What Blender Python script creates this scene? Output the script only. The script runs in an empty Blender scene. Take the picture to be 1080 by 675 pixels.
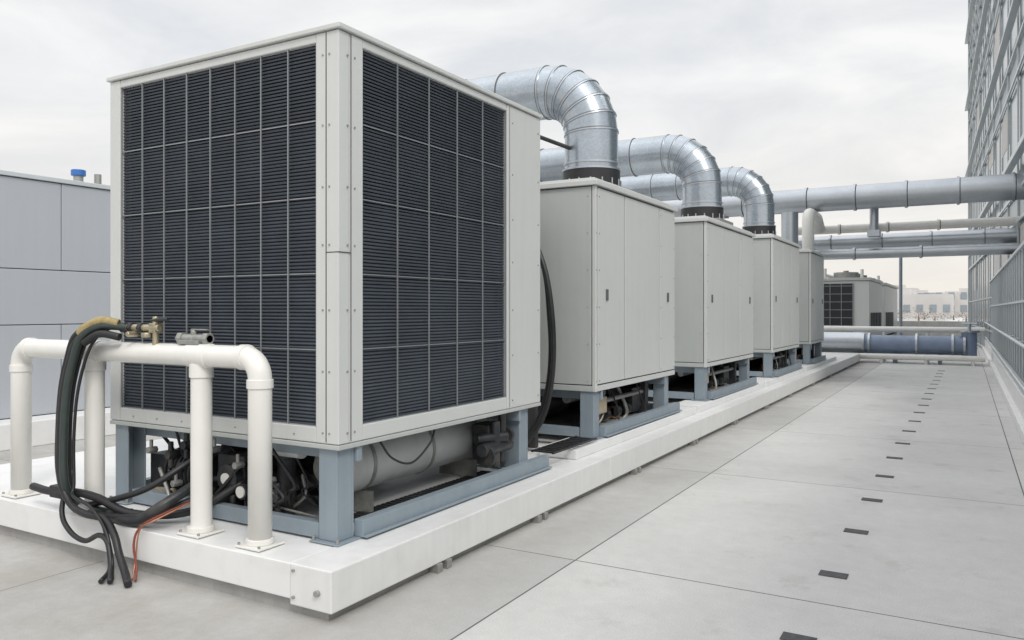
import bpy, bmesh, math, random
from mathutils import Vector, Matrix
random.seed(7)
S=bpy.context.scene
S.view_settings.view_transform='Standard'; S.view_settings.look='None'; S.view_settings.exposure=0
C=bpy.context.collection

# ---------------------------------------------------------------- materials
def mat(name,col,rough=.5,metal=0.,var=.08,scale=1.5,streak=.0,bump=.0,bscale=40,spec=.5,spangle=0,dust=0,dustcol=(.20,.18,.15,1)):
    m=bpy.data.materials.new(name); m.use_nodes=True
    nt=m.node_tree; N=nt.nodes; L=nt.links; b=N['Principled BSDF']
    b.inputs['Roughness'].default_value=rough; b.inputs['Metallic'].default_value=metal
    b.inputs['Specular IOR Level'].default_value=spec
    tc=N.new('ShaderNodeTexCoord')
    n=N.new('ShaderNodeTexNoise'); n.inputs['Scale'].default_value=scale; n.inputs['Detail'].default_value=7; n.inputs['Roughness'].default_value=.62
    L.new(tc.outputs['Object'],n.inputs['Vector'])
    mr=N.new('ShaderNodeMapRange'); mr.inputs[1].default_value=.3; mr.inputs[2].default_value=.7
    mr.inputs[3].default_value=1-var; mr.inputs[4].default_value=1+var
    L.new(n.outputs['Fac'],mr.inputs[0])
    fac=mr.outputs[0]
    def mul(a,bb):
        x=N.new('ShaderNodeMath'); x.operation='MULTIPLY'; L.new(a,x.inputs[0]); L.new(bb,x.inputs[1]); return x.outputs[0]
    if streak:
        mp=N.new('ShaderNodeMapping'); mp.inputs['Scale'].default_value=(14,14,.7); L.new(tc.outputs['Object'],mp.inputs[0])
        n2=N.new('ShaderNodeTexNoise'); n2.inputs['Scale'].default_value=1; n2.inputs['Detail'].default_value=4; L.new(mp.outputs[0],n2.inputs['Vector'])
        m2=N.new('ShaderNodeMapRange'); m2.inputs[1].default_value=.35; m2.inputs[2].default_value=.6; m2.inputs[3].default_value=1-streak; m2.inputs[4].default_value=1
        L.new(n2.outputs['Fac'],m2.inputs[0]); fac=mul(fac,m2.outputs[0])
    if spangle:
        v=N.new('ShaderNodeTexVoronoi'); v.inputs['Scale'].default_value=60; L.new(tc.outputs['Object'],v.inputs['Vector'])
        sp=N.new('ShaderNodeSeparateColor'); L.new(v.outputs['Color'],sp.inputs[0])
        m3=N.new('ShaderNodeMapRange'); m3.inputs[3].default_value=1-spangle; m3.inputs[4].default_value=1+spangle
        L.new(sp.outputs[0],m3.inputs[0]); fac=mul(fac,m3.outputs[0])
    vm=N.new('ShaderNodeVectorMath'); vm.operation='SCALE'; vm.inputs[0].default_value=col
    L.new(fac,vm.inputs['Scale'])
    out=vm.outputs[0]
    if dust:
        n5=N.new('ShaderNodeTexNoise'); n5.inputs['Scale'].default_value=6; n5.inputs['Detail'].default_value=8; L.new(tc.outputs['Object'],n5.inputs['Vector'])
        md=N.new('ShaderNodeMapRange'); md.inputs[1].default_value=.5; md.inputs[2].default_value=.72; md.inputs[3].default_value=0; md.inputs[4].default_value=dust
        L.new(n5.outputs['Fac'],md.inputs[0])
        mx=N.new('ShaderNodeMix'); mx.data_type='RGBA'; L.new(md.outputs[0],mx.inputs[0]); L.new(out,mx.inputs[6]); mx.inputs[7].default_value=dustcol
        out=mx.outputs[2]
    L.new(out,b.inputs['Base Color'])
    if bump:
        n3=N.new('ShaderNodeTexNoise'); n3.inputs['Scale'].default_value=bscale; n3.inputs['Detail'].default_value=5; L.new(tc.outputs['Object'],n3.inputs['Vector'])
        bp=N.new('ShaderNodeBump'); bp.inputs['Strength'].default_value=bump; bp.inputs['Distance'].default_value=.01
        L.new(n3.outputs['Fac'],bp.inputs['Height']); L.new(bp.outputs[0],b.inputs['Normal'])
    return m
M={}
M['paint']=mat('painted_sheet_metal',(.60,.61,.595),.36,0,.02,1.1,.02,.06,3,dust=.03)
M['paintd']=mat('painted_sheet_metal_shaded',(.47,.49,.475),.38,0,.03,1.3,.03,.06,3,dust=.04)  # darker copy of the same paint, with the fronts' shade put into the colour
M['seam']=mat('seam_dark',(.05,.05,.05),.8)
M['coil']=mat('coil_black',(.018,.021,.026),.6,0,.3,20)
M['slat']=mat('louvre_dark',(.080,.094,.114),.42,.2,.15,4)
M['wire']=mat('guard_wire',(.32,.33,.345),.4,.4,.1,6)
M['galv']=mat('galvanised',(.43,.475,.52),.27,.92,.10,3.0,0,0,spangle=.07)
M['galv2']=mat('galvanised_pipe',(.48,.51,.545),.36,.85,.07,2,0,0,spangle=.05)
M['steel']=mat('bluegrey_steel',(.27,.325,.37),.45,.1,.08,3,.06,.1,20,dust=.2)
M['white']=mat('white_coated_kerb',(.79,.79,.785),.42,0,.03,1.2,.0,.05,12,dust=.14,dustcol=(.42,.40,.36,1))
M['whiteside']=mat('white_coated_edge',(.76,.76,.755),.42,0,.03,1.2,.04,.05,12,dust=.14,dustcol=(.42,.40,.36,1))
M['wpipe']=mat('white_pipe',(.80,.79,.75),.28,0,.03,3,.03,.04,9,dust=.06)
M['black']=mat('black_rubber',(.02,.02,.022),.45,0,.3,8)
M['blackm']=mat('black_iron',(.035,.037,.041),.45,.3,.3,9,bump=.3,bscale=30,dust=.3)
M['green']=mat('green_rubber',(.035,.05,.045),.5,0,.2,8)
M['yellow']=mat('yellow_sleeve',(.36,.28,.13),.55,0,.3,30)
M['red']=mat('red_rubber',(.22,.05,.03),.5)
M['brass']=mat('brass',(.50,.44,.31),.4,.8,.2,20)
M['copper']=mat('copper',(.42,.21,.13),.45,.7,.25,12)
M['cast']=mat('cast_grey',(.36,.36,.34),.5,.5,.15,18,bump=.3)
M['tank']=mat('tank_grey',(.62,.63,.62),.45,0,.08,3,.05,.05,8,dust=.25)
M['blue']=mat('blue_pipe_wrap',(.21,.27,.38),.4,.1,.15,3,dust=.1)
M['bluecap']=mat('blue_plastic',(.04,.15,.45),.4)
M['conc']=mat('concrete_base',(.40,.395,.38),.9,0,.15,3,.1,.4,40,dust=.3)
M['plate']=mat('drain_plate',(.09,.09,.095),.7,.2,.25,25,bump=.4,bscale=60)
M['wallp']=mat('grey_cladding',(.46,.485,.52),.42,.1,.03,.5,.02)
M['mull']=mat('facade_mullion',(.60,.64,.66),.4,.2,.06,2)
M['span']=mat('facade_spandrel',(.22,.27,.30),.3,.3,.10,1.5)
M['fence']=mat('fence_panel',(.17,.205,.23),.35,.3,.12,3)
M['farw']=mat('distant_concrete',(.58,.565,.55),.9,0,.1,.1)  # distance haze put into the colour as a paler tone
M['farb']=mat('distant_brick',(.42,.35,.32),.9,0,.15,.1)  # brick paled to stand for haze
M['fwin']=mat('distant_window',(.27,.31,.35),.3)  # window tone lifted, haze painted into it
M['label']=mat('label_grey',(.12,.12,.12),.5)
M['box']=mat('control_box',(.42,.36,.26),.6,0,.2,5)
M['glass']=mat('facade_glass',(.07,.12,.14),.10,.0,.5,.4,spec=.6)

# ---------------------------------------------------------------- builder
def empty(name,loc=(0,0,0)):
    e=bpy.data.objects.new(name,None); e.location=loc; e.empty_display_size=.3; C.objects.link(e); return e
class Part:
    def __init__(s,name,m,parent=None,bevel=0.,smooth=True,T=None):
        s.name=name;s.m=m;s.p=parent;s.bev=bevel;s.bm=bmesh.new();s.sm=smooth;s.T=T
    def box(s,x0,x1,y0,y1,z0,z1,R=None):
        c=Vector(((x0+x1)/2,(y0+y1)/2,(z0+z1)/2))
        mt=Matrix.Translation(c)
        if R is not None: mt=mt@R
        mt=mt@Matrix.Diagonal((abs(x1-x0),abs(y1-y0),abs(z1-z0),1))
        bmesh.ops.create_cube(s.bm,size=1,matrix=mt); return s
    def tube(s,pts,r,n=24,caps=True,sharp=False):
        pts=[Vector(p) for p in pts]; rs=r if isinstance(r,(list,tuple)) else [r]*len(pts)
        t0=(pts[1]-pts[0]).normalized()
        up=Vector((0,0,1)) if abs(t0.z)<.9 else Vector((0,1,0))
        u=t0.cross(up).normalized(); rings=[]; prev=t0
        for i,p in enumerate(pts):
            a=(pts[i]-pts[i-1]).normalized() if i>0 else (pts[1]-pts[0]).normalized()
            b=(pts[i+1]-pts[i]).normalized() if i<len(pts)-1 else a
            t=(a+b).normalized()
            q=prev.rotation_difference(t); u=(q@u); u=(u-t*u.dot(t)).normalized(); prev=t
            v=t.cross(u)
            rings.append([s.bm.verts.new(p+(u*math.cos(2*math.pi*j/n)+v*math.sin(2*math.pi*j/n))*rs[i]) for j in range(n)])
        for i in range(len(rings)-1):
            for j in range(n):
                f=s.bm.faces.new((rings[i][j],rings[i][(j+1)%n],rings[i+1][(j+1)%n],rings[i+1][j])); f.smooth=s.sm
        if sharp:
            for rg in rings:
                for j in range(n):
                    e=s.bm.edges.get((rg[j],rg[(j+1)%n]))
                    if e: e.smooth=False
        if caps:
            s.bm.faces.new(list(reversed(rings[0]))); s.bm.faces.new(rings[-1])
        return s
    def cyl(s,a,b,r,n=20): return s.tube([a,b],r,n,True,True)
    def done(s):
        bmesh.ops.recalc_face_normals(s.bm,faces=s.bm.faces)
        me=bpy.data.meshes.new(s.name); s.bm.to_mesh(me); s.bm.free()
        if s.T is not None: me.transform(s.T)
        me.materials.append(M[s.m] if isinstance(s.m,str) else s.m)
        o=bpy.data.objects.new(s.name,me); C.objects.link(o)
        if s.p is not None:
            o.parent=s.p; o.matrix_parent_inverse=Matrix.Translation(-Vector(s.p.location))
        if s.bev:
            md=o.modifiers.new('bev','BEVEL'); md.width=s.bev; md.segments=2; md.limit_method='ANGLE'; md.angle_limit=math.radians(50)
        return o
def smooth_path(pts,k=8):
    P=[Vector(p) for p in pts]; P=[P[0]*2-P[1]]+P+[P[-1]*2-P[-2]]; out=[]
    for i in range(1,len(P)-2):
        a,b,c,d=P[i-1:i+3]
        for j in range(k):
            t=j/k; out.append(.5*((2*b)+(c-a)*t+(2*a-5*b+4*c-d)*t*t+(3*b-a-3*c+d)*t**3))
    out.append(P[-2]); return out
def hose(name,pts,r,m,parent,n=12):
    Part(name,m,parent).tube(smooth_path(pts),r,n).done()
def arc(c,a0,a1,R,ax1,ax2,n):
    c=Vector(c);ax1=Vector(ax1);ax2=Vector(ax2)
    return [c+ax1*R*math.cos(a0+(a1-a0)*i/n)+ax2*R*math.sin(a0+(a1-a0)*i/n) for i in range(n+1)]

# ---------------------------------------------------------------- ground
def groundmat():
    m=bpy.data.materials.new('roof_pavers'); m.use_nodes=True; nt=m.node_tree;N=nt.nodes;L=nt.links;b=N['Principled BSDF']
    b.inputs['Roughness'].default_value=.75; b.inputs['Specular IOR Level'].default_value=.3
    tc=N.new('ShaderNodeTexCoord')
    mp=N.new('ShaderNodeMapping'); mp.inputs['Location'].default_value=(2.16+2.6*20,-4.55+3.1*20,0); L.new(tc.outputs['Object'],mp.inputs[0])
    br=N.new('ShaderNodeTexBrick'); br.offset=0; br.squash=1
    br.inputs['Scale'].default_value=1; br.inputs['Brick Width'].default_value=2.6; br.inputs['Row Height'].default_value=3.1
    br.inputs['Mortar Size'].default_value=.006; br.inputs['Mortar Smooth'].default_value=.3; br.inputs['Bias'].default_value=0
    br.inputs['Color1'].default_value=(.555,.552,.542,1); br.inputs['Color2'].default_value=(.625,.62,.607,1); br.inputs['Mortar'].default_value=(.11,.11,.11,1)
    L.new(mp.outputs[0],br.inputs['Vector'])
    def noise(s,d,r=.6,dist=0):
        n=N.new('ShaderNodeTexNoise'); n.inputs['Scale'].default_value=s; n.inputs['Detail'].default_value=d; n.inputs['Roughness'].default_value=r; n.inputs['Distortion'].default_value=dist
        L.new(tc.outputs['Object'],n.inputs['Vector']); return n.outputs['Fac']
    def rng(src,a,b_,c,d):
        r=N.new('ShaderNodeMapRange'); r.inputs[1].default_value=a;r.inputs[2].default_value=b_;r.inputs[3].default_value=c;r.inputs[4].default_value=d; L.new(src,r.inputs[0]); return r.outputs[0]
    def mth(op,a,c):
        x=N.new('ShaderNodeMath'); x.operation=op; L.new(a,x.inputs[0])
        if isinstance(c,float): x.inputs[1].default_value=c
        else: L.new(c,x.inputs[1])
        return x.outputs[0]
    n1=noise(.55,9,.65,.4); nf=noise(120,4,.7); n4=noise(1.7,10,.72)
    f=mth('MULTIPLY',rng(n1,.3,.7,.88,1.06),rng(nf,.3,.7,.82,1.13))
    f=mth('MULTIPLY',f,rng(noise(9,6,.7),.3,.7,.945,1.04))
    sx=N.new('ShaderNodeSeparateXYZ'); L.new(tc.outputs['Object'],sx.inputs[0])
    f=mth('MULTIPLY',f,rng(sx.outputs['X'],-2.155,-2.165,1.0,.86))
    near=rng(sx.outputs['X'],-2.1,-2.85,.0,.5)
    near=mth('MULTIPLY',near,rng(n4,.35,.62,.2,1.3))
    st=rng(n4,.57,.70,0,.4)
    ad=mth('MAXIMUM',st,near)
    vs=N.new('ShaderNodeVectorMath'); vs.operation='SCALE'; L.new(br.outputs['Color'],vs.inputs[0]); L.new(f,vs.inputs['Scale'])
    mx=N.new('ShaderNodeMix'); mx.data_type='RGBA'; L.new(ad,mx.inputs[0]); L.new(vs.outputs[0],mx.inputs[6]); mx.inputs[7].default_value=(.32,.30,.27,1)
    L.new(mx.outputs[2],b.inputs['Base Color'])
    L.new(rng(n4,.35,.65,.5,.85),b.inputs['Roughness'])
    bp=N.new('ShaderNodeBump'); bp.inputs['Strength'].default_value=.3; bp.inputs['Distance'].default_value=.004; L.new(nf,bp.inputs['Height'])
    L.new(bp.outputs[0],b.inputs['Normal'])
    return m
g=Part('roof_deck_ground',groundmat()); g.bm.faces.new([g.bm.verts.new(v) for v in ((-900,-60,0),(900,-60,0),(900,1500,0),(-900,1500,0))]); g.done()

dp=Part('walkway_drain_plates','plate',None,.002)
y=4.0
while y<24:
    jx=random.uniform(-.006,.006)
    dp.box(-.78+(y-4)*.008+jx,-.62+(y-4)*.008+jx,y-.05,y+.05,.001,.006); y+=1.09+random.uniform(-.02,.02)
dp.done()

# ---------------------------------------------------------------- plinth
KX=-2.78; ZS=.27
pl=empty('equipment_plinth',(-4.9,3,0))
Part('concrete_base','conc',pl).box(-7.15,KX-.06,3.03,26.0,0,.085).done()
p=Part('white_slab','white',pl,.006)
p.box(-7.2,-3.075,2.99,26.05,.082,ZS).done()
p=Part('edge_channel','whiteside',pl,.007)
ys=[2.985,6.6,10.4,14.2,18.0,21.8,26.05]
for a,b in zip(ys[:-1],ys[1:]): p.box(-3.07,KX,a,b-.006,.055,ZS+.003)
p.done()
p=Part('edge_feet','cast',pl,.003)
for yy in [3.9,5.2,7.2,9.1,11.,13.,15.,17.5,20,23]:
    p.box(KX-.09,KX+.012,yy,yy+.05,0,.054); p.box(KX-.09,KX+.012,yy+.1,yy+.15,0,.054)
p.done()
p=Part('end_bolts','cast',pl)
p.cyl((-2.87,2.987,.15),(-2.87,2.965,.15),.016); p.cyl((-3.04,2.987,.24),(-3.04,2.972,.24),.008); p.cyl((-3.04,2.987,.10),(-3.04,2.972,.10),.008); p.done()
p=Part('bearer_kerb','white',pl,.006)
for a,b in [(6.3,9.9),(10.0,13.8),(13.9,17.8),(17.9,22.5)]:
    p.box(-3.35,-2.98,a,b,ZS+.004,ZS+.09)
p.done()

# ---------------------------------------------------------------- condenser unit 1
X0,X1,Y0,Y1,Z0,Z1=-5.15,-3.045,3.33,5.745,.84,3.215
u=empty('rooftop_condenser_unit',((X0+X1)/2,(Y0+Y1)/2,ZS))
Part('inner_body','coil',u).box(X0+.09,X1-.09,Y0+.09,Y1-.06,Z0+.03,Z1-.05).done()
p=Part('cabinet_frame','paint',u,.006)
gx0,gx1,gz0,gz1=-5.04,-3.22,.93,3.13
p.box(X0,gx0,Y0,Y0+.09,Z0,Z1-.035); p.box(gx1,X1-.002,Y0,Y0+.09,Z0,Z1-.035)
p.box(gx0+.001,gx1-.001,Y0+.002,Y0+.09,gz1,Z1-.035); p.box(gx0+.001,gx1-.001,Y0+.002,Y0+.09,Z0,gz0)
gy0,gy1=3.535,5.2
p.box(X1-.09,X1,Y0+.093,gy0,Z0,Z1-.035)
p.box(X1-.09,X1-.002,gy0+.001,gy1-.001,gz1,Z1-.035); p.box(X1-.09,X1-.002,gy0+.001,gy1-.001,Z0,gz0)
p.box(X1-.09,X1,gy1+.004,Y1,Z0,Z1-.035)
p.box(X0,X1-.1,Y1-.05,Y1-.002,Z0,Z1-.035); p.box(X0,X0+.05,Y0+.1,Y1-.06,Z0,Z1-.035)
p.done()
p=Part('roof_cap','paint',u,.006); p.box(X0-.018,X1+.018,Y0-.018,Y1+.015,Z1-.031,Z1); p.done()
p=Part('bottom_rail','paintd',u,.004); p.box(X0+.004,X1+.006,Y0-.006,Y0+.05,Z0-.03,Z0-.003); p.box(X1-.05,X1+.006,Y0+.051,Y1,Z0-.03,Z0-.003); p.done()
p=Part('post_seams','seam',u)
p.box(-3.143,-3.137,Y0-.0015,Y0+.01,Z0+.01,Z1-.04); p.box(X1-.01,X1+.0015,3.427,3.433,Z0+.01,Z1-.04)
p.box(-3.135,X1,Y0-.0016,Y0+.01,1.925,1.930);p.box(X1-.01,X1+.0016,Y0,3.426,1.925,1.930)
p.box(X1-.01,X1+.0015,gy1+.035,gy1+.039,Z0+.01,Z1-.04)
p.done()
p=Part('screws','cast',u)
for z in [.9,1.25,1.6,1.97,2.3,2.65,3.05]:
    for x in (-3.165,-3.115): p.cyl((x,Y0+.001,z),(x,Y0-.005,z),.006,8)
    for yy in (3.40,3.46,5.28,5.70): p.cyl((X1-.001,yy,z),(X1+.005,yy,z),.006,8)
for x in [gx0+.15+i*.25 for i in range(8)]:
    p.cyl((x,Y0+.003,Z0+.04),(x,Y0-.004,Z0+.04),.005,8)
p.done()
sl=Part('louvre_slats','slat',u)
n=104
for i in range(n):
    z=gz0+(i+.5)*(gz1-gz0)/n
    j=random.uniform(-4,4)
    sl.box(gx0+.002,gx1-.002,Y0+.026,Y0+.044,z-.0045,z+.0045,Matrix.Rotation(math.radians(38+j),4,'X'))
    sl.box(X1-.044,X1-.026,gy0+.002,gy1-.002,z-.0045,z+.0045,Matrix.Rotation(math.radians(38+j),4,'Y'))
sl.done()
w=Part('guard_grid','wire',u)
nc=8
for i in range(nc+1):
    x=gx0+.004+i*(gx1-gx0-.008)/nc; w.box(x-.003,x+.003,Y0+.008,Y0+.016,gz0,gz1)
for i in range(6):
    x=gy0+.004+i*(gy1-gy0-.008)/5; w.box(X1-.016,X1-.008,x-.003,x+.003,gz0,gz1)
for i in range(6):
    z=gz0+.003+i*(gz1-gz0-.006)/5
    w.box(gx0,gx1,Y0+.0165,Y0+.0215,z-.003,z+.003); w.box(X1-.0215,X1-.0165,gy0,gy1,z-.003,z+.003)
w.done()
def legs(par,x0,x1,y0,y1,zt,base=ZS):
    p=Part('support_legs','steel',par,.004)
    for x in (x0+.03,x1-.17):
        for yy in [y0+.02,y1-.30]:
            p.box(x,x+.14,yy,yy+.012,base+.014,zt); p.box(x,x+.14,yy+.128,yy+.14,base+.014,zt); p.box(x+.126 if x>x0+.1 else x,x+.138 if x>x0+.1 else x+.012,yy+.0125,yy+.1275,base+.014,zt)
            p.box(x-.04,x+.18,yy-.04,yy+.18,base+.004,base+.013)
    p.done()
    p=Part('anchor_bolts','cast',par)
    for x in (x0+.03,x1-.17):
        for yy in [y0+.02,y1-.30]:
            for dx in (-.02,.16):
                p.cyl((x+dx,yy-.02,base+.013),(x+dx,yy-.02,base+.04),.010,6)
    p.done()
    p=Part('base_frame','steel',par,.004)
    zb=base+.014
    p.box(x1-.04,x1+.03,y0+.17,y1+.1,zb,zb+.10); p.box(x1+.031,x1+.06,y0+.17,y1+.1,zb,zb+.012)
    p.box(x0+.2,x1-.18,y0+.03,y0+.09,zb,zb+.09); p.box(x0+.2,x1-.18,y1-.1,y1-.04,zb,zb+.09)
    p.box(x0,x0+.07,y0+.17,y1+.1,zb,zb+.10)
    p.box(x0+.01,x1-.01,y0+.165,y0+.21,zt-.09,zt-.001); p.box(x0+.01,x1-.01,y1-.34,y1-.305,zt-.09,zt-.001)
    p.done()
legs(u,X0,X1,Y0,Y1,Z0-.03)
p=Part('receiver_tank','tank',u)
p.tube([(-3.50,3.72,.60),(-3.50,3.76,.60),(-3.50,3.82,.60),(-3.50,5.4,.60),(-3.50,5.46,.60),(-3.50,5.5,.60)],[.06,.15,.19,.19,.15,.06],28)
p.tube([(-4.6,4.2,.60),(-4.6,4.26,.60),(-4.6,5.4,.60),(-4.6,5.46,.60)],[.1,.2,.2,.1],28)
p.tube([(-4.0,3.58,.72),(-3.8,3.56,.73),(-3.55,3.56,.73)],.05,16)
p.done()
p=Part('tank_straps','cast',u)
for yy in (3.95,4.6,5.2): p.cyl((-3.50,yy,.60),(-3.50,yy+.03,.60),.196,28)
for yy in (3.95,5.2): p.box(-3.68,-3.34,yy,yy+.03,.285,.42)
p.cyl((-3.50,3.69,.60),(-3.50,3.73,.60),.09,20); p.done()
p=Part('compressor','blackm',u,.006)
p.tube([(-4.35,3.75,.30),(-4.35,3.75,.36),(-4.35,3.75,.62),(-4.35,3.75,.70)],[.15,.17,.17,.08],24)
p.tube([(-4.75,3.6,.5),(-4.35,3.6,.5)],.13,24)
for i in range(9): p.cyl((-4.74+i*.04,3.6,.5),(-4.725+i*.04,3.6,.5),.15,24)
p.box(-4.25,-4.0,3.5,3.8,.40,.66); p.cyl((-4.1,3.44,.52),(-4.1,3.5,.52),.09)
p.cyl((-4.0,3.65,.5),(-3.83,3.65,.5),.05); p.cyl((-3.9,3.50,.30),(-3.9,3.50,.75),.03); p.cyl((-3.95,3.5,.45),(-3.8,3.5,.45),.045,8)
p.box(-4.95,-4.78,3.5,3.75,.3,.6); p.box(-3.3,-3.15,5.1,5.3,.45,.72); p.cyl((-3.12,5.15,.4),(-3.12,5.15,.75),.035); p.cyl((-3.2,5.0,.62),(-3.08,5.25,.62),.04)
p.cyl((-3.12,4.95,.55),(-3.12,5.35,.55),.05); p.cyl((-3.12,5.25,.42),(-3.12,5.25,.8),.03)
p.cyl((-3.12,5.0,.5),(-3.12,5.03,.5),.085,16);p.cyl((-3.12,5.3,.62),(-3.12,5.33,.62),.07,16)
p.box(-4.9,-3.9,4.1,4.16,.29,.78)
for x,zz in ((-4.66,.62),(-4.5,.7),(-4.28,.42),(-4.05,.33),(-3.8,.62),(-3.65,.45),(-3.72,.34)):
    p.cyl((x,3.42,zz),(x,3.52,zz),.032,6); p.cyl((x,3.45,zz-.09),(x,3.45,zz+.09),.018,8)
p.cyl((-3.75,3.62,.30),(-3.75,3.62,.66),.06,16); p.cyl((-3.75,3.62,.66),(-3.75,3.62,.69),.075,16)
p.done()
p=Part('filter_housings','box',u,.01); p.box(-4.62,-4.42,3.9,4.05,.5,.76); p.cyl((-5.0,3.55,.34),(-4.7,3.5,.34),.04); p.done()
p=Part('valve_fittings','cast',u,.003)
for x,zz in ((-4.84,.64),(-4.58,.44),(-4.2,.70),(-3.98,.62),(-3.7,.55)):
    p.cyl((x,3.40,zz),(x,3.47,zz),.024,6); p.cyl((x,3.43,zz),(x,3.43,zz+.07),.012,8)
p.done()
p=Part('gauge','wpipe',u); p.cyl((-3.93,3.40,.46),(-3.93,3.43,.46),.036,20); p.cyl((-4.1,3.425,.52),(-4.1,3.438,.52),.036,20); p.done()
p=Part('gauge_rings','blackm',u); p.cyl((-3.93,3.41,.46),(-3.93,3.44,.46),.048,20); p.done()
for i in range(30):
    a=Vector((random.uniform(-5,-3.6),random.uniform(3.40,3.8),random.uniform(.5,.8)))
    b=Vector((a.x+random.uniform(-.35,.35),random.uniform(3.40,3.9),.3))
    mid=(a+b)/2+Vector((random.uniform(-.15,.15),-.04,random.uniform(-.12,.05)))
    hose('refrigerant_line',[a,mid+Vector((.05,0,.06)),mid,b],random.choice([.007,.009,.012,.018]),random.choice(['black','black','blackm','black','cast']),u)
hose('drooping_cable',[(-3.10,3.75,.80),(-3.08,3.85,.68),(-3.08,4.05,.62),(-3.08,4.25,.72),(-3.10,4.33,.81)],.007,'black',u)
hose('suction_pipe',[(-3.9,3.7,.45),(-3.85,4.2,.42),(-3.9,5.0,.42),(-3.9,5.6,.5)],.05,'cast',u)
p=Part('drip_mat','black',u)
for i in range(34): p.box(-3.42,-3.16,3.75+i*.05,3.785+i*.05,ZS+.004,ZS+.02)
p.done()

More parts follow.
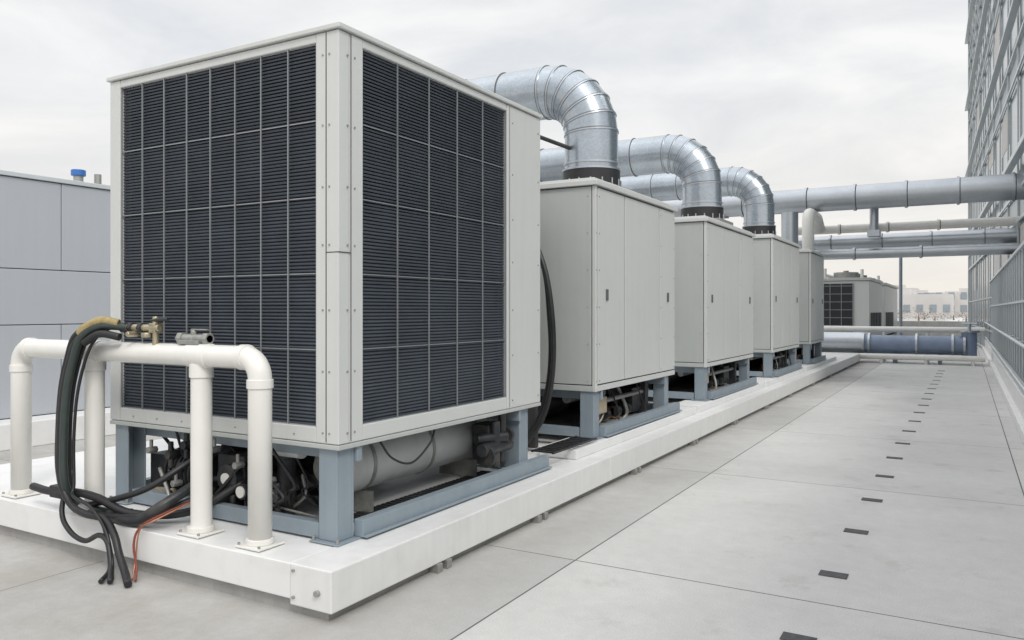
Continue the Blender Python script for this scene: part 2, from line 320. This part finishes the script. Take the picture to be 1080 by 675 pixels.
# ---------------------------------------------------------------- units 2..5
def latch(p,x,y,z): p.box(x,x+.014,y-.022,y+.022,z-.055,z+.055)
def cab(y0,y1,zt,seams,paint='paint',duct=True,dY=None,x0=-5.15,dtop=4.07,cx=-3.6):
    x1=-3.045; z0=.82
    u=empty('air_handling_unit',((x0+x1)/2,(y0+y1)/2,ZS))
    Part('inner_body','seam',u).box(x0+.02,x1-.018,y0+.02,y1-.02,z0+.01,zt-.05).done()
    p=Part('side_panels',paint,u,.004)
    ss=[y0+.05]+seams+[y1-.002]
    for k,(a,b) in enumerate(zip(ss[:-1],ss[1:])):
        p.box(x1-.03,x1,a+.013,b-.013,z0+.068,zt-.066)
    p.box(x1-.035,x1+.002,y0+.001,y0+.044,z0,zt-.052)
    p.box(x1-.03,x1-.002,y0+.047,y1-.002,z0,z0+.055)
    p.done()
    p=Part('front_panels','paintd',u,.005)  # fronts take the darker paint copy, as faces turned from the light
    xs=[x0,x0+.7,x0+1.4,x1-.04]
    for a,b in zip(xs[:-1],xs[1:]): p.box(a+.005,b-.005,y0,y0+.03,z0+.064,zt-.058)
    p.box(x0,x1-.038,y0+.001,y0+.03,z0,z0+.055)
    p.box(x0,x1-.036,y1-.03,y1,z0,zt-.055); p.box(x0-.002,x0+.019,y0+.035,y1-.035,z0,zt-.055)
    p.done()
    p=Part('roof_cap',paint,u,.006); p.box(x0-.03,x1+.03,y0-.03,y1+.02,zt-.05,zt); p.box(x0+.02,x1-.02,y0+.02,y1-.03,zt+.001,zt+.03); p.done()
    p=Part('latches','label',u,.004)
    zl=z0+(zt-z0)*.46
    latch(p,x1,y0+.27,zl); latch(p,x1,y1-.28,zl)
    p.done()
    p=Part('screws','cast',u)
    for z in [z0+.1+i*(zt-z0-.25)/5 for i in range(6)]:
        for yy in (y0+.02,y0+.09,seams[-1]+.05,y1-.05): p.cyl((x1-.002,yy,z),(x1+.006,yy,z),.006,8)
        for xx in (x1-.08,x1-.6): p.cyl((xx,y0,z),(xx,y0-.005,z),.006,8)
    p.done()
    legs(u,x0,x1,y0,y1,z0-.002,ZS+.09)
    p=Part('fan_motor','blackm',u,.005)
    m_=(y0+y1)/2
    p.tube([(-3.9,m_-.8,.62),(-3.9,m_-.3,.62)],.16,20); p.box(-4.6,-4.1,m_-.6,m_+.8,.4,.75); p.cyl((-3.4,m_+.1,.4),(-3.4,m_+.1,.8),.05)
    p.box(-3.5,-3.25,m_+.3,m_+.6,.45,.72); p.box(-5.0,-3.2,y1-.6,y1-.5,.38,.81)
    for k in range(5): p.cyl((-3.3,m_-.7+k*.3,.5),(-3.3,m_-.62+k*.3,.5),.06,12)
    p.done()
    p=Part('pump_body','copper',u,.01); p.cyl((-3.35,m_-.55,.42),(-3.35,m_-.55,.56),.08); p.box(-3.45,-3.30,m_-.1,m_+.05,.42,.54); p.done()
    p=Part('junction_box','box',u,.01); p.box(-3.3,-3.18,y0+.35,y0+.6,.55,.72); p.done()
    p=Part('condensate_tray','cast',u,.005); p.box(-4.9,-3.3,y0+.25,y1-.35,.375,.41); p.cyl((-3.25,y0+.3,.66),(-3.25,y1-.4,.66),.025); p.cyl((-3.5,y0+.3,.7),(-3.5,y1-.4,.7),.045);p.done()
    for i in range(8):
        a=Vector((-3.15-random.random()*.3,random.uniform(y0+.3,y1-.4),.8)); b=a+Vector((random.uniform(-.2,.1),random.uniform(-.4,.4),-.42))
        hose('cable',[a,(a+b)/2+Vector((.05,.1,-.1)),b],random.choice([.008,.012,.02]),random.choice(['black','black','cast']),u,8)
    if duct:
        d=empty('galvanised_duct',(cx,dY,zt))
        r=.295; RB=.54; zc=dtop-RB; ex=-6.5; ng=6
        p=Part('duct_body','galv',d)
        el=arc((cx-RB,dY,zc),0,math.pi/2,RB,(1,0,0),(0,0,1),ng)
        pts=[(cx,dY,zt+.2)]+el
        pts+=arc((ex,dY,zc),math.pi/2,math.pi,RB,(1,0,0),(0,0,1),ng)+[(ex-RB,dY,ZS+.01)]
        p.tube(pts,r,56,True,True); p.done()
        sm=Part('duct_seams','galv2',d)
        P=[Vector(q) for q in pts]
        for i in range(1,len(P)-1):
            t=((P[i]-P[i-1]).normalized()+(P[i+1]-P[i]).normalized()).normalized()
            sm.cyl(P[i]-t*.008,P[i]+t*.008,r+.010,56)
        xx=cx-RB-.55
        while xx>ex+.2:
            sm.cyl((xx-.010,dY,zc+RB),(xx+.010,dY,zc+RB),r+.012,56); xx-=.55
        sm.cyl((cx,dY,zt+.36),(cx,dY,zt+.38),r+.012,56)
        sm.done()
        p=Part('seam_sealant','label',d)
        for i in range(1,len(P)-1):
            t=((P[i]-P[i-1]).normalized()+(P[i+1]-P[i]).normalized()).normalized()
            p.cyl(P[i]+t*.009,P[i]+t*.020,r+.0045,56)
        xx=cx-RB-.55
        while xx>ex+.2:
            p.cyl((xx+.011,dY,zc+RB),(xx+.021,dY,zc+RB),r+.0045,56); xx-=.55
        p.done()
        p=Part('duct_collar','black',d); p.cyl((cx,dY,zt+.10),(cx,dY,zt+.29),r+.024,40); p.done()
        p=Part('roof_curb','cast',d,.005); p.box(cx-.38,cx+.38,dY-.38,dY+.38,zt+.031,zt+.098); p.done()
        p=Part('collar_tabs','galv2',d)
        p.cyl((cx,dY,zt+.291),(cx,dY,zt+.31),r+.03,40)
        for k in range(16):
            a=k*math.pi/8; c=Vector((cx+math.cos(a)*(r+.03),dY+math.sin(a)*(r+.03),zt+.15))
            p.cyl(c-Vector((0,0,.04)),c+Vector((0,0,.04)),.010,6)
        p.done()
    return u
cab(6.86,9.225,2.84,[7.60,8.66],dY=8.0,dtop=4.09)
cab(10.55,13.3,2.86,[11.5,12.4],dY=11.9,dtop=4.05,cx=-3.5)
cab(14.79,17.45,2.97,[15.7,16.6],dY=16.1,dtop=4.22,cx=-3.58)
cab(18.86,20.8,2.97,[19.5,20.1],duct=False)
fc=empty('flexible_conduit',(-3.4,6.2,ZS))
hose('conduit',[(-3.6,6.4,.3),(-3.35,6.35,.6),(-3.22,6.3,1.0),(-3.19,6.25,1.5),(-3.28,6.25,2.0),(-3.5,6.3,2.3),(-4,6.3,2.4)],.024,'black',fc)
hose('conduit_b',[(-3.7,6.5,.3),(-3.42,6.4,.6),(-3.28,6.35,1.0),(-3.25,6.3,1.5),(-3.36,6.3,2.1),(-3.8,6.3,2.4)],.018,'black',fc)
Part('backing_panel','seam',fc).box(-4.8,-3.5,6.5,6.56,.3,2.7).done()
ct=empty('cable_tray',(-3.2,6.2,ZS))
p=Part('tray_rungs','black',ct)
p.box(-3.22,-3.2,5.9,6.8,.385,.40)
p.box(-3.02,-3.0,5.9,6.8,.385,.40)
for i in range(10): p.box(-3.199,-3.021,5.92+i*.09,5.95+i*.09,.386,.398)
p.done()
br=empty('duct_brace',(-3.9,7.3,3)); Part('rod','blackm',br).cyl((-4.3,6.95,3.60),(-3.72,7.78,3.36),.022).done()
Part('foot','blackm',br,.004).box(-4.38,-4.22,6.9,7.0,2.872,3.64).done()

# ---------------------------------------------------------------- foreground white pipe frame
pf=empty('white_pipe_guard',(-4.6,3.12,ZS))
YF=3.12; zt=1.33; r=.066; xl,xr=-5.87,-3.44
Rr=.12
pts=[(xl,YF,ZS+.02)]+[tuple(q) for q in arc((xl+Rr,YF,zt-Rr),math.pi,math.pi/2,Rr,(1,0,0),(0,0,1),10)]+[tuple(q) for q in arc((xr-Rr,YF,zt-Rr),math.pi/2,0,Rr,(1,0,0),(0,0,1),10)]+[(xr,YF,ZS+.02)]
Part('bent_pipe','wpipe',pf).tube(pts,r,32).done()
p=Part('inner_legs','wpipe',pf); p.cyl((-3.94,YF+.005,ZS+.02),(-3.94,YF+.005,zt-.03),r*.93,32); p.cyl((-5.0,YF+.005,ZS+.02),(-5.0,YF+.005,zt-.03),r*.93,32); p.done()
p=Part('pipe_collars','wpipe',pf,.003)
for x in (xl,xr):
    p.cyl((x,YF,zt-Rr-.05),(x,YF,zt-Rr-.0),r+.008,32)
for x in (xl+Rr,xr-Rr): p.cyl((x-.025,YF,zt),(x+.025,YF,zt),r+.008,32)
for x in (-3.94,-5.0): p.cyl((x-.09,YF,zt),(x+.09,YF,zt),r+.006,32); p.cyl((x,YF+.005,zt-.13),(x,YF+.005,zt-.05),r+.004,32)
p.done()
p=Part('base_flanges','wpipe',pf,.003)
for x in (xl,xr,-3.94,-5.0): p.box(x-.095,x+.095,YF-.095,YF+.095,ZS+.005,ZS+.018); p.cyl((x,YF,ZS+.0185),(x,YF,ZS+.05),r+.012,32)
p.done()
p=Part('flange_bolts','cast',pf)
for x in (xl,xr,-3.94,-5.0):
    for dx in (-.08,.08): p.cyl((x+dx,YF-.08,ZS+.018),(x+dx,YF-.08,ZS+.03),.008,6)
p.done()
vv=empty('valve_assembly',(-4.3,3.1,zt))
p=Part('valve_body','cast',vv,.004)
p.cyl((-4.0,YF,zt+.06),(-4.0,YF,zt+.11),.03); p.cyl((-4.12,YF,zt+.10),(-3.86,YF,zt+.10),.026,16); p.cyl((-4.13,YF,zt+.10),(-4.09,YF,zt+.10),.038,6); p.cyl((-3.90,YF,zt+.10),(-3.86,YF,zt+.10),.038,6)
p.cyl((-4.0,YF,zt+.12),(-4.0,YF,zt+.15),.02,6); p.box(-4.02,-3.88,YF-.012,YF+.012,zt+.15,zt+.158)
p.box(-4.10,-3.92,YF-.04,YF+.04,zt+.065,zt+.09); p.done()
p=Part('manifold','brass',vv,.004)
p.cyl((-4.33,YF-.02,zt+.05),(-4.33,YF-.02,zt+.23),.020,12); p.cyl((-4.62,YF-.03,zt+.16),(-4.28,YF-.03,zt+.16),.022,12)
p.box(-4.36,-4.30,YF-.05,YF+.01,zt+.13,zt+.19); p.cyl((-4.40,YF-.03,zt+.10),(-4.40,YF-.03,zt+.13),.036,6)
p.cyl((-4.5,YF-.03,zt+.12),(-4.5,YF-.10,zt+.12),.018,8);p.done()
p=Part('manifold_nuts','blackm',vv,.002)
for x in (-4.65,-4.57,-4.47): p.cyl((x,YF-.03,zt+.16),(x+.035,YF-.03,zt+.16),.034,6)
p.cyl((-4.36,YF-.03,zt+.205),(-4.2,YF-.03,zt+.215),.012,8); p.done()
hs=empty('hose_bundle',(-5.0,2.95,ZS))
def hz(name,off,r,m,tail):
    ox,oy,oz=off
    base=[(-4.60,YF-.03,zt+.16),(-4.76,3.02,zt+.16),(-4.90,2.98,zt+.08),(-4.98,2.97,zt-.08),(-5.03,2.96,1.05),(-5.06,2.96,.78),(-5.04,2.95,.52)]
    pts=[base[0]]+[(a+ox*min(1,i/2),b+oy*min(1,i/2),c+oz*min(1,i/2)) for i,(a,b,c) in enumerate(base) if i>0]
    hose(name,pts+tail,r,m,hs,14)
hz('black_hose',(0,-.03,0),.022,'black',[(-4.93,2.92,.37),(-4.76,2.91,.33),(-4.58,2.925,.315),(-4.46,2.91,.24),(-4.38,2.89,.14),(-4.28,2.86,.06),(-4.16,2.80,.025)])
hz('green_hose',(.06,-.04,.02),.025,'green',[(-4.98,2.96,.40),(-4.85,3.05,.31),(-4.6,3.12,.31)])
hz('black_hose_b',(-.07,.0,.03),.019,'black',[(-5.06,2.98,.36),(-4.93,3.0,.31),(-4.6,3.0,.31),(-4.3,3.05,.36),(-4.1,3.3,.45)])
hz('black_hose_c',(-.035,.05,.04),.016,'black',[(-5.04,2.93,.31),(-4.92,2.91,.20),(-4.76,2.91,.16),(-4.60,2.90,.22),(-4.48,2.88,.20),(-4.40,2.85,.08),(-4.30,2.78,.02)])
hz('black_hose_d',(.02,.02,.0),.014,'black',[(-4.98,2.97,.34),(-4.8,2.98,.31),(-4.62,2.93,.31),(-4.50,2.90,.18),(-4.44,2.87,.05),(-4.36,2.76,.018)])
hz('thin_hose',(.10,-.0,-.03),.010,'black',[(-4.9,2.92,.42),(-4.68,2.90,.38),(-4.52,2.89,.27),(-4.42,2.87,.12),(-4.34,2.82,.015)])
hose('yellow_sleeve',[(-4.64,YF-.06,zt+.185),(-4.73,3.0,zt+.205),(-4.82,2.95,zt+.16),(-4.86,2.94,zt+.12)],.026,'yellow',hs)
hose('sleeve_b',[(-4.6,YF-.08,zt+.10),(-4.72,2.98,zt+.12),(-4.82,2.94,zt+.06)],.024,'black',hs)
hose('floor_hose',[(-5.5,3.0,.40),(-5.3,3.0,.39),(-5.0,2.99,.42),(-4.8,3.02,.40),(-4.5,3.06,.33),(-4.2,3.25,.34),(-4.0,3.5,.5)],.026,'black',hs)
hose('floor_hose_b',[(-4.7,3.03,.30),(-4.4,3.0,.31),(-4.2,3.05,.42),(-4.15,3.35,.55)],.032,'blackm',hs)
hose('floor_hose_c',[(-4.95,3.03,.33),(-4.6,3.05,.42),(-4.4,3.12,.50),(-4.3,3.3,.62),(-4.3,3.5,.68)],.02,'black',hs)
hose('red_hose',[(-4.1,3.3,.45),(-4.2,3.02,.36),(-4.29,2.96,.29),(-4.30,2.93,.2),(-4.26,2.92,.08),(-4.21,2.88,.012)],.007,'red',hs)
hose('copper_line',[(-4.1,3.3,.45),(-4.18,3.0,.35),(-4.27,2.95,.285),(-4.28,2.93,.12),(-4.24,2.88,.012)],.005,'copper',hs)
Part('black_cap','black',hs,.01).box(-5.26,-5.12,2.97,3.05,.36,.44).done()
p=Part('coupler','cast',hs,.004); p.cyl((-4.86,2.95,.35),(-4.75,2.94,.33),.03,10); p.done()

# ---------------------------------------------------------------- low pipes
lp=empty('low_header_pipe',(-1.5,26,.0))
Yl=26.6
p=Part('insulated_pipe','galv2',lp); p.cyl((-4.6,Yl,.58),(-2.75,Yl,.58),.33,32); p.done()
p=Part('blue_pipe','blue',lp); p.cyl((-2.74,Yl,.55),(.0,Yl,.55),.28,32); p.tube([(.1,Yl,.2),(.1,Yl,.95)],.2,24); p.done()
p=Part('flanges','galv2',lp)
for x in (-2.76,-2.6,-1.3,-.35,-.05): p.cyl((x,Yl,.56),(x+.06,Yl,.56),.34,32)
p.cyl((.1,Yl,.95),(.1,Yl,1.0),.27,24); p.cyl((.1,Yl,1.0),(.1,Yl,1.2),.05); p.cyl((-.1,Yl,1.2),(.3,Yl,1.2),.03);p.done()
p=Part('saddles','steel',lp,.005)
for x in (-4.2,-3.0,-1.9,-.7): p.box(x,x+.1,Yl-.3,Yl+.3,.0,.26)
p.done()
lq=empty('white_drain_pipe',(-1.5,26,0))
p=Part('pipe_run','wpipe',lq); p.cyl((-4.4,Yl-.45,.20),(.5,Yl-.45,.20),.085,20); p.cyl((-4.6,Yl+.5,1.0),(.5,Yl+.5,1.0),.09,20); p.done()
p=Part('stands','wpipe',lq)
for x in (-2.2,-1.0,.2): p.cyl((x,Yl-.45,0),(x,Yl-.45,.2),.05); p.cyl((x,Yl+.5,0),(x,Yl+.5,1.0),.05)
p.done()

# ---------------------------------------------------------------- overhead pipes
def overhead(name,y,z,r,m,xa,xb,cols,post=()):
    e=empty(name,((xa+xb)/2,y,z))
    Part('pipe','%s'%m,e).cyl((xa,y,z),(xb,y,z),r,36).done()
    p=Part('couplings',m,e)
    for x in cols: p.cyl((x-.03,y,z),(x+.03,y,z),r+.03,36)
    p.done()
    p=Part('coupling_gaskets','label',e)
    for x in cols: p.cyl((x+.031,y,z),(x+.05,y,z),r+.006,36)
    p.done()
    if post:
        p=Part('posts','steel',e,.005)
        for x in post: p.box(x-.05,x+.05,y-.05,y+.05,0,z-r-.031); p.box(x-.2,x+.2,y-.06,y+.06,z-r-.03,z-r-.004)
        p.done()
    return e
overhead('overhead_duct_pipe',22.3,4.55,.32,'galv2',-10.5,1.9,[-9,-7.8,-6.6,-5.4,-3.7,-2.5,-1.3,-.15,1.0],(-9.5,-6))
overhead('overhead_supply_pipe',23.2,3.82,.115,'wpipe',-4.4,1.9,[-3,-1.8,-.6])
overhead('overhead_return_pipe',23.7,3.5,.19,'galv2',-4.4,1.9,[-3.3,-2,-.8,.4],(-3.9,))
overhead('overhead_drain_pipe',23.0,3.12,.14,'galv2',-4.6,1.9,[-2.6,-1.0],(-4.1,))
pr=empty('pipe_riser',(-3.6,21.4,3))
Part('elbow_riser','wpipe',pr).tube([(-3.5,21.3,1.0),(-3.5,21.3,3.75)]+[tuple(q) for q in arc((-3.5,21.55,3.85),math.pi,math.pi/2,.25,(0,1,0),(0,0,1),6)]+[(-3.5,22.6,4.1),(-3.5,23.1,3.85)],.15,20).done()
Part('riser_base','galv2',pr).cyl((-3.5,21.3,.3),(-3.5,21.3,1.0),.2,20).done()
p=Part('vertical_duct','galv2',pr); p.cyl((-3.75,20.2,3.0),(-3.75,20.2,4.0),.2,28); p.done()
ph=empty('pipe_hanger',(-2.1,22.5,4)); p=Part('hanger_link','galv2',ph,.005); p.cyl((-2.1,22.9,4.3),(-2.1,22.9,3.6),.11,16); p.box(-2.25,-1.95,22.7,23.1,3.55,3.72); p.done()
tp=empty('thin_post',(-1.79,28,0)); p=Part('post','steel',tp); p.cyl((-1.79,28,0),(-1.79,28,3.5),.05,12); p.box(-1.92,-1.66,27.95,28.05,3.502,3.56);p.done()

# ---------------------------------------------------------------- far chillers
for (a,b) in ((32,37),(38.5,46)):
    fu=empty('distant_chiller',(-4,a,0)); xx0,xx1=-4.95,-3.1
    Part('body','paint',fu,.01).box(xx0,xx1,a,b,.5,2.7).done()
    Part('roof_cap','paintd',fu,.01).box(xx0-.06,xx1+.06,a-.06,b+.06,2.71,2.82).done()
    p=Part('intake_grille','coil',fu); p.box(xx0+.08,xx0+1.3,a-.03,a-.003,.65,2.6)
    for k in range(4): p.box(xx1+.003,xx1+.02,a+.5+k*1.1,a+1.4+k*1.1,.8,1.5)
    p.done()
    p=Part('grille_bars','wire',fu)
    for k in range(7): p.box(xx0+.08,xx0+1.3,a-.045,a-.031,.7+k*.3,.72+k*.3)
    for k in range(4): p.box(xx0+.08+k*.4,xx0+.1+k*.4,a-.06,a-.046,.65,2.6)
    p.done()
    p=Part('fans','cast',fu)
    for k in range(3):
        p.tube([(-4.0,a+.8+k*1.5,2.821),(-4.0,a+.8+k*1.5,3.05)],.45,24); p.cyl((-4.0,a+.8+k*1.5,3.051),(-4.0,a+.8+k*1.5,3.12),.1)
    p.done()
    p=Part('roof_piping','wpipe',fu); p.cyl((-4.7,a+.3,2.95),(-4.7,b-.3,2.95),.07); p.cyl((-4.7,a+.3,2.82),(-4.7,a+.3,3.2),.07); p.cyl((-3.4,a+.5,2.82),(-3.4,a+.5,3.15),.06); p.done()
    p=Part('skids','steel',fu); p.box(xx0,xx1,a+.2,a+.4,0,.49); p.box(xx0,xx1,b-.4,b-.2,0,.49); p.box(xx1-.2,xx1,a+.5,b-.5,.2,.4); p.done()

# ---------------------------------------------------------------- left clad wall
wl=empty('clad_penthouse_wall',(-9.9,5,0))
Part('core','seam',wl).box(-12.5,-9.93,-8,18,0,3.2).done()
p=Part('cladding_panels','wallp',wl,.006)
zr=[.3,1.42,2.1,3.2]
for i,(a,b) in enumerate(zip(zr[:-1],zr[1:])):
    y=-8+(0 if i!=1 else 1.1)
    if i==1: p.box(-9.93,-9.9,-8,-6.908,a+.005,b-.005)
    while y<18:
        y2=min(y+2.75,18); p.box(-9.93,-9.9,y+.005,y2-.005,a+.005,b-.005); y=y2
p.done()
Part('coping','mull',wl,.006).box(-12.5,-9.87,-8.03,18.03,3.205,3.26).done()
Part('base_kerb','white',wl,.01).box(-9.89,-9.45,-8,18,0,.30).done()
vc=empty('roof_vent_cap',(-10.1,5.9,3.26))
p=Part('vent_cap','bluecap',vc,.01); p.cyl((-10.2,6.15,3.38),(-10.2,6.15,3.46),.09); p.done()
p=Part('vent_pipes','cast',vc); p.cyl((-10.2,6.15,3.26),(-10.2,6.15,3.378),.06); p.cyl((-10.2,6.42,3.26),(-10.2,6.42,3.44),.045); p.box(-10.3,-10.1,6.3,6.6,3.262,3.30); p.done()

# ---------------------------------------------------------------- right kerb + fence
kb=Part('walkway_kerb','whiteside',None,.01); kb.box(.60,.98,-5,48,0,.13); kb.box(.68,.98,-5,48,.131,.42); kb.done()
fn=empty('metal_railing_fence',(.75,10,0))
p=Part('panels','fence',fn); p.box(.82,.835,0,47,.43,2.6); p.done()
p=Part('uprights','mull',fn)
y=0
while y<47: p.box(.797,.818,y,y+.05,.5,2.61); y+=.8
p.done()
p=Part('handrail','mull',fn)
p.cyl((.70,0,1.10),(.70,47,1.10),.025,12); p.cyl((.70,0,.52),(.70,47,.52),.02,12)
y=0.4
while y<47: p.cyl((.70,y,1.10),(.818,y,1.10),.012,8); y+=1.6
p.done()
p=Part('top_rail','mull',fn,.004); p.box(.775,.842,0,47,2.612,2.67); p.box(.79,.8195,0,47,1.72,1.76)
y=0
while y<47: p.box(.84,.92,y,y+.08,.42,2.7); y+=2.4
p.done()

# ---------------------------------------------------------------- glass building
T=Matrix.Translation((2.02,0,0))@Matrix.Rotation(math.atan(.0357),4,'Z')
gb=empty('glass_office_building',(2,0,0)); YA=15
Part('glass_walls','glass',gb,T=T).box(0,16,YA,50,0,26).done()
p=Part('spandrels','span',gb,T=T)
for k in range(7):
    z=.1+k*3.7; p.box(-.012,-.003,YA,50,z,z+.75); p.box(0,16,YA-.012,YA-.003,z,z+.75)
p.done()
p=Part('blinds','farw',gb,T=T)
rb=random.Random(5)
y=YA+.06
while y<48.5:
    for k in range(7):
        if rb.random()<.3:
            h=rb.choice([.6,1.1,1.9]); zt_=.1+k*3.7+3.6; p.box(-.006,-.002,y+.05,y+2.6,zt_-h,zt_)
    y+=2.8
p.done()
p=Part('mullions','mull',gb,T=T)
y=YA
while y<=50: p.box(-.055,-.013,y,y+.08,0,26); y+=2.8
x=0
while x<16: p.box(x,x+.07,YA-.055,YA-.013,0,26); x+=1.4
for k in range(7):
    for dz in (.0,.75): z=.07+k*3.7+dz; p.box(-.09,-.056,YA,50,z,z+.07); p.box(0,16,YA-.09,YA-.056,z,z+.07)
    z=.07+k*3.7+1.95; p.box(-.05,-.014,YA,50,z,z+.05)
p.box(-.1,16.1,50.01,50.2,0,26)
p.done()
p=Part('parapet','mull',gb,T=T); p.box(-.2,16.2,YA-.1,50.3,26.01,27); p.done()
p=Part('service_ledge','mull',gb,T=T,bevel=.01)
for z in (5.2,8.9,12.6,16.3): p.box(-.26,-.095,YA,50.2,z,z+.09)
p.done()

# ---------------------------------------------------------------- far edge and skyline
Part('far_parapet_wall','conc',None,.01).box(-14,.4,52,52.4,0,.95).done()
rng=random.Random(11)
for i in range(26):
    near_=(i%2==0)
    dist=rng.uniform(180,460); xr_=-dist*(rng.uniform(-.01,.085) if near_ else rng.uniform(.08,.32))
    wdt=rng.uniform(8,22); h=1.6+dist*rng.uniform(.006,.026); dp_=rng.uniform(10,20)
    b=empty('distant_office_block',(xr_,dist,0))
    Part('walls',rng.choice(['farw','farw','farb']),b).box(xr_-wdt/2,xr_+wdt/2,dist,dist+dp_,0,h).done()
    p=Part('windows','fwin',b)
    z=1.2
    while z<h-1:
        x=xr_-wdt/2+.8
        while x<xr_+wdt/2-1.5: p.box(x,x+1.2,dist-.1,dist-.02,z,z+1.5); x+=2.4
        z+=2.8
    p.done()
    Part('roof_plant','farw',b).box(xr_-2,xr_+3,dist+3,dist+8,h+.01,h+1.2).done()
tm=mat('bare_branches',(.24,.20,.17),.9,0,.3,.3)  # branch colour lightened in place of real haze
t=Part('distant_tree_line',tm)
for i in range(60):
    x=rng.uniform(-44,2.5); y=rng.uniform(120,150); h=rng.uniform(.8,2.2)
    t.tube([(x,y,0),(x,y,h*.6)],[.15,.05],5)
    for k in range(110):
        a=rng.uniform(0,6.28); rr=rng.uniform(.1,1.7); z=rng.uniform(.1,1)*h
        c=Vector((x+math.cos(a)*rr,y+math.sin(a)*rr,z)); v=[t.bm.verts.new(c+Vector((rng.uniform(-.14,.14),rng.uniform(-.14,.14),rng.uniform(-.14,.14)))) for _ in range(3)]
        t.bm.faces.new(v)
t.done()

# ---------------------------------------------------------------- world
W=bpy.data.worlds.new('World'); S.world=W; W.use_nodes=True; nt=W.node_tree; N=nt.nodes; L=nt.links
for n_ in list(N): N.remove(n_)
out=N.new('ShaderNodeOutputWorld'); mixs=N.new('ShaderNodeMixShader'); b1=N.new('ShaderNodeBackground'); b2=N.new('ShaderNodeBackground')
sky=N.new('ShaderNodeTexSky'); sky.sky_type='NISHITA'; sky.sun_disc=False; sky.sun_elevation=math.radians(45); sky.sun_rotation=math.radians(128)
L.new(sky.outputs[0],b1.inputs[0]); b1.inputs[1].default_value=.10
tc=N.new('ShaderNodeTexCoord')
sx=N.new('ShaderNodeSeparateXYZ'); L.new(tc.outputs['Generated'],sx.inputs[0])
ab=N.new('ShaderNodeMath'); ab.operation='ADD'; ab.inputs[1].default_value=.16
mxz=N.new('ShaderNodeMath'); mxz.operation='MAXIMUM'; mxz.inputs[1].default_value=0; L.new(sx.outputs['Z'],mxz.inputs[0]); L.new(mxz.outputs[0],ab.inputs[0])
iv=N.new('ShaderNodeMath'); iv.operation='DIVIDE'; iv.inputs[0].default_value=1; L.new(ab.outputs[0],iv.inputs[1])
sc=N.new('ShaderNodeVectorMath'); sc.operation='SCALE'; L.new(tc.outputs['Generated'],sc.inputs[0]); L.new(iv.outputs[0],sc.inputs['Scale'])
cn=N.new('ShaderNodeTexNoise'); cn.inputs['Scale'].default_value=1.7; cn.inputs['Detail'].default_value=8; cn.inputs['Roughness'].default_value=.55; cn.inputs['Distortion'].default_value=.5; L.new(sc.outputs[0],cn.inputs['Vector'])
cr=N.new('ShaderNodeValToRGB'); L.new(cn.outputs['Fac'],cr.inputs[0])
cr.color_ramp.elements[0].position=.36; cr.color_ramp.elements[0].color=(.82,.835,.855,1)
cr.color_ramp.elements[1].position=.64; cr.color_ramp.elements[1].color=(1.04,1.03,1.01,1)
hr=N.new('ShaderNodeMapRange'); hr.inputs[1].default_value=0; hr.inputs[2].default_value=.28; hr.inputs[3].default_value=.85; hr.inputs[4].default_value=0; L.new(sx.outputs['Z'],hr.inputs[0])
mx=N.new('ShaderNodeMix'); mx.data_type='RGBA'; L.new(hr.outputs[0],mx.inputs[0]); L.new(cr.outputs[0],mx.inputs[6]); mx.inputs[7].default_value=(.96,.895,.82,1)
zr_=N.new('ShaderNodeMapRange'); zr_.inputs[1].default_value=.42; zr_.inputs[2].default_value=.95; zr_.inputs[3].default_value=1.0; zr_.inputs[4].default_value=2.0; L.new(sx.outputs['Z'],zr_.inputs[0])
L.new(mx.outputs[2],b2.inputs[0]); L.new(zr_.outputs[0],b2.inputs[1])
mixs.inputs[0].default_value=.9; L.new(b1.outputs[0],mixs.inputs[1]); L.new(b2.outputs[0],mixs.inputs[2]); L.new(mixs.outputs[0],out.inputs[0])
sd=bpy.data.lights.new('sun','SUN'); sd.energy=1.5; sd.angle=math.radians(16); sd.color=(1,.965,.91)
so=bpy.data.objects.new('sun',sd); C.objects.link(so)
el=math.radians(45); az=math.radians(128)
v=Vector((math.cos(el)*math.sin(az),math.cos(el)*math.cos(az),math.sin(el)))
so.rotation_euler=v.to_track_quat('Z','Y').to_euler()

cd=bpy.data.cameras.new('camera'); cd.lens=27.6; cd.sensor_width=36; cd.clip_end=3000; cd.clip_start=.05; cd.shift_y=-.0097
co=bpy.data.objects.new('camera',cd); C.objects.link(co); co.location=(0,0,1.6); co.rotation_euler=(math.radians(90),0,math.radians(30))
S.camera=co
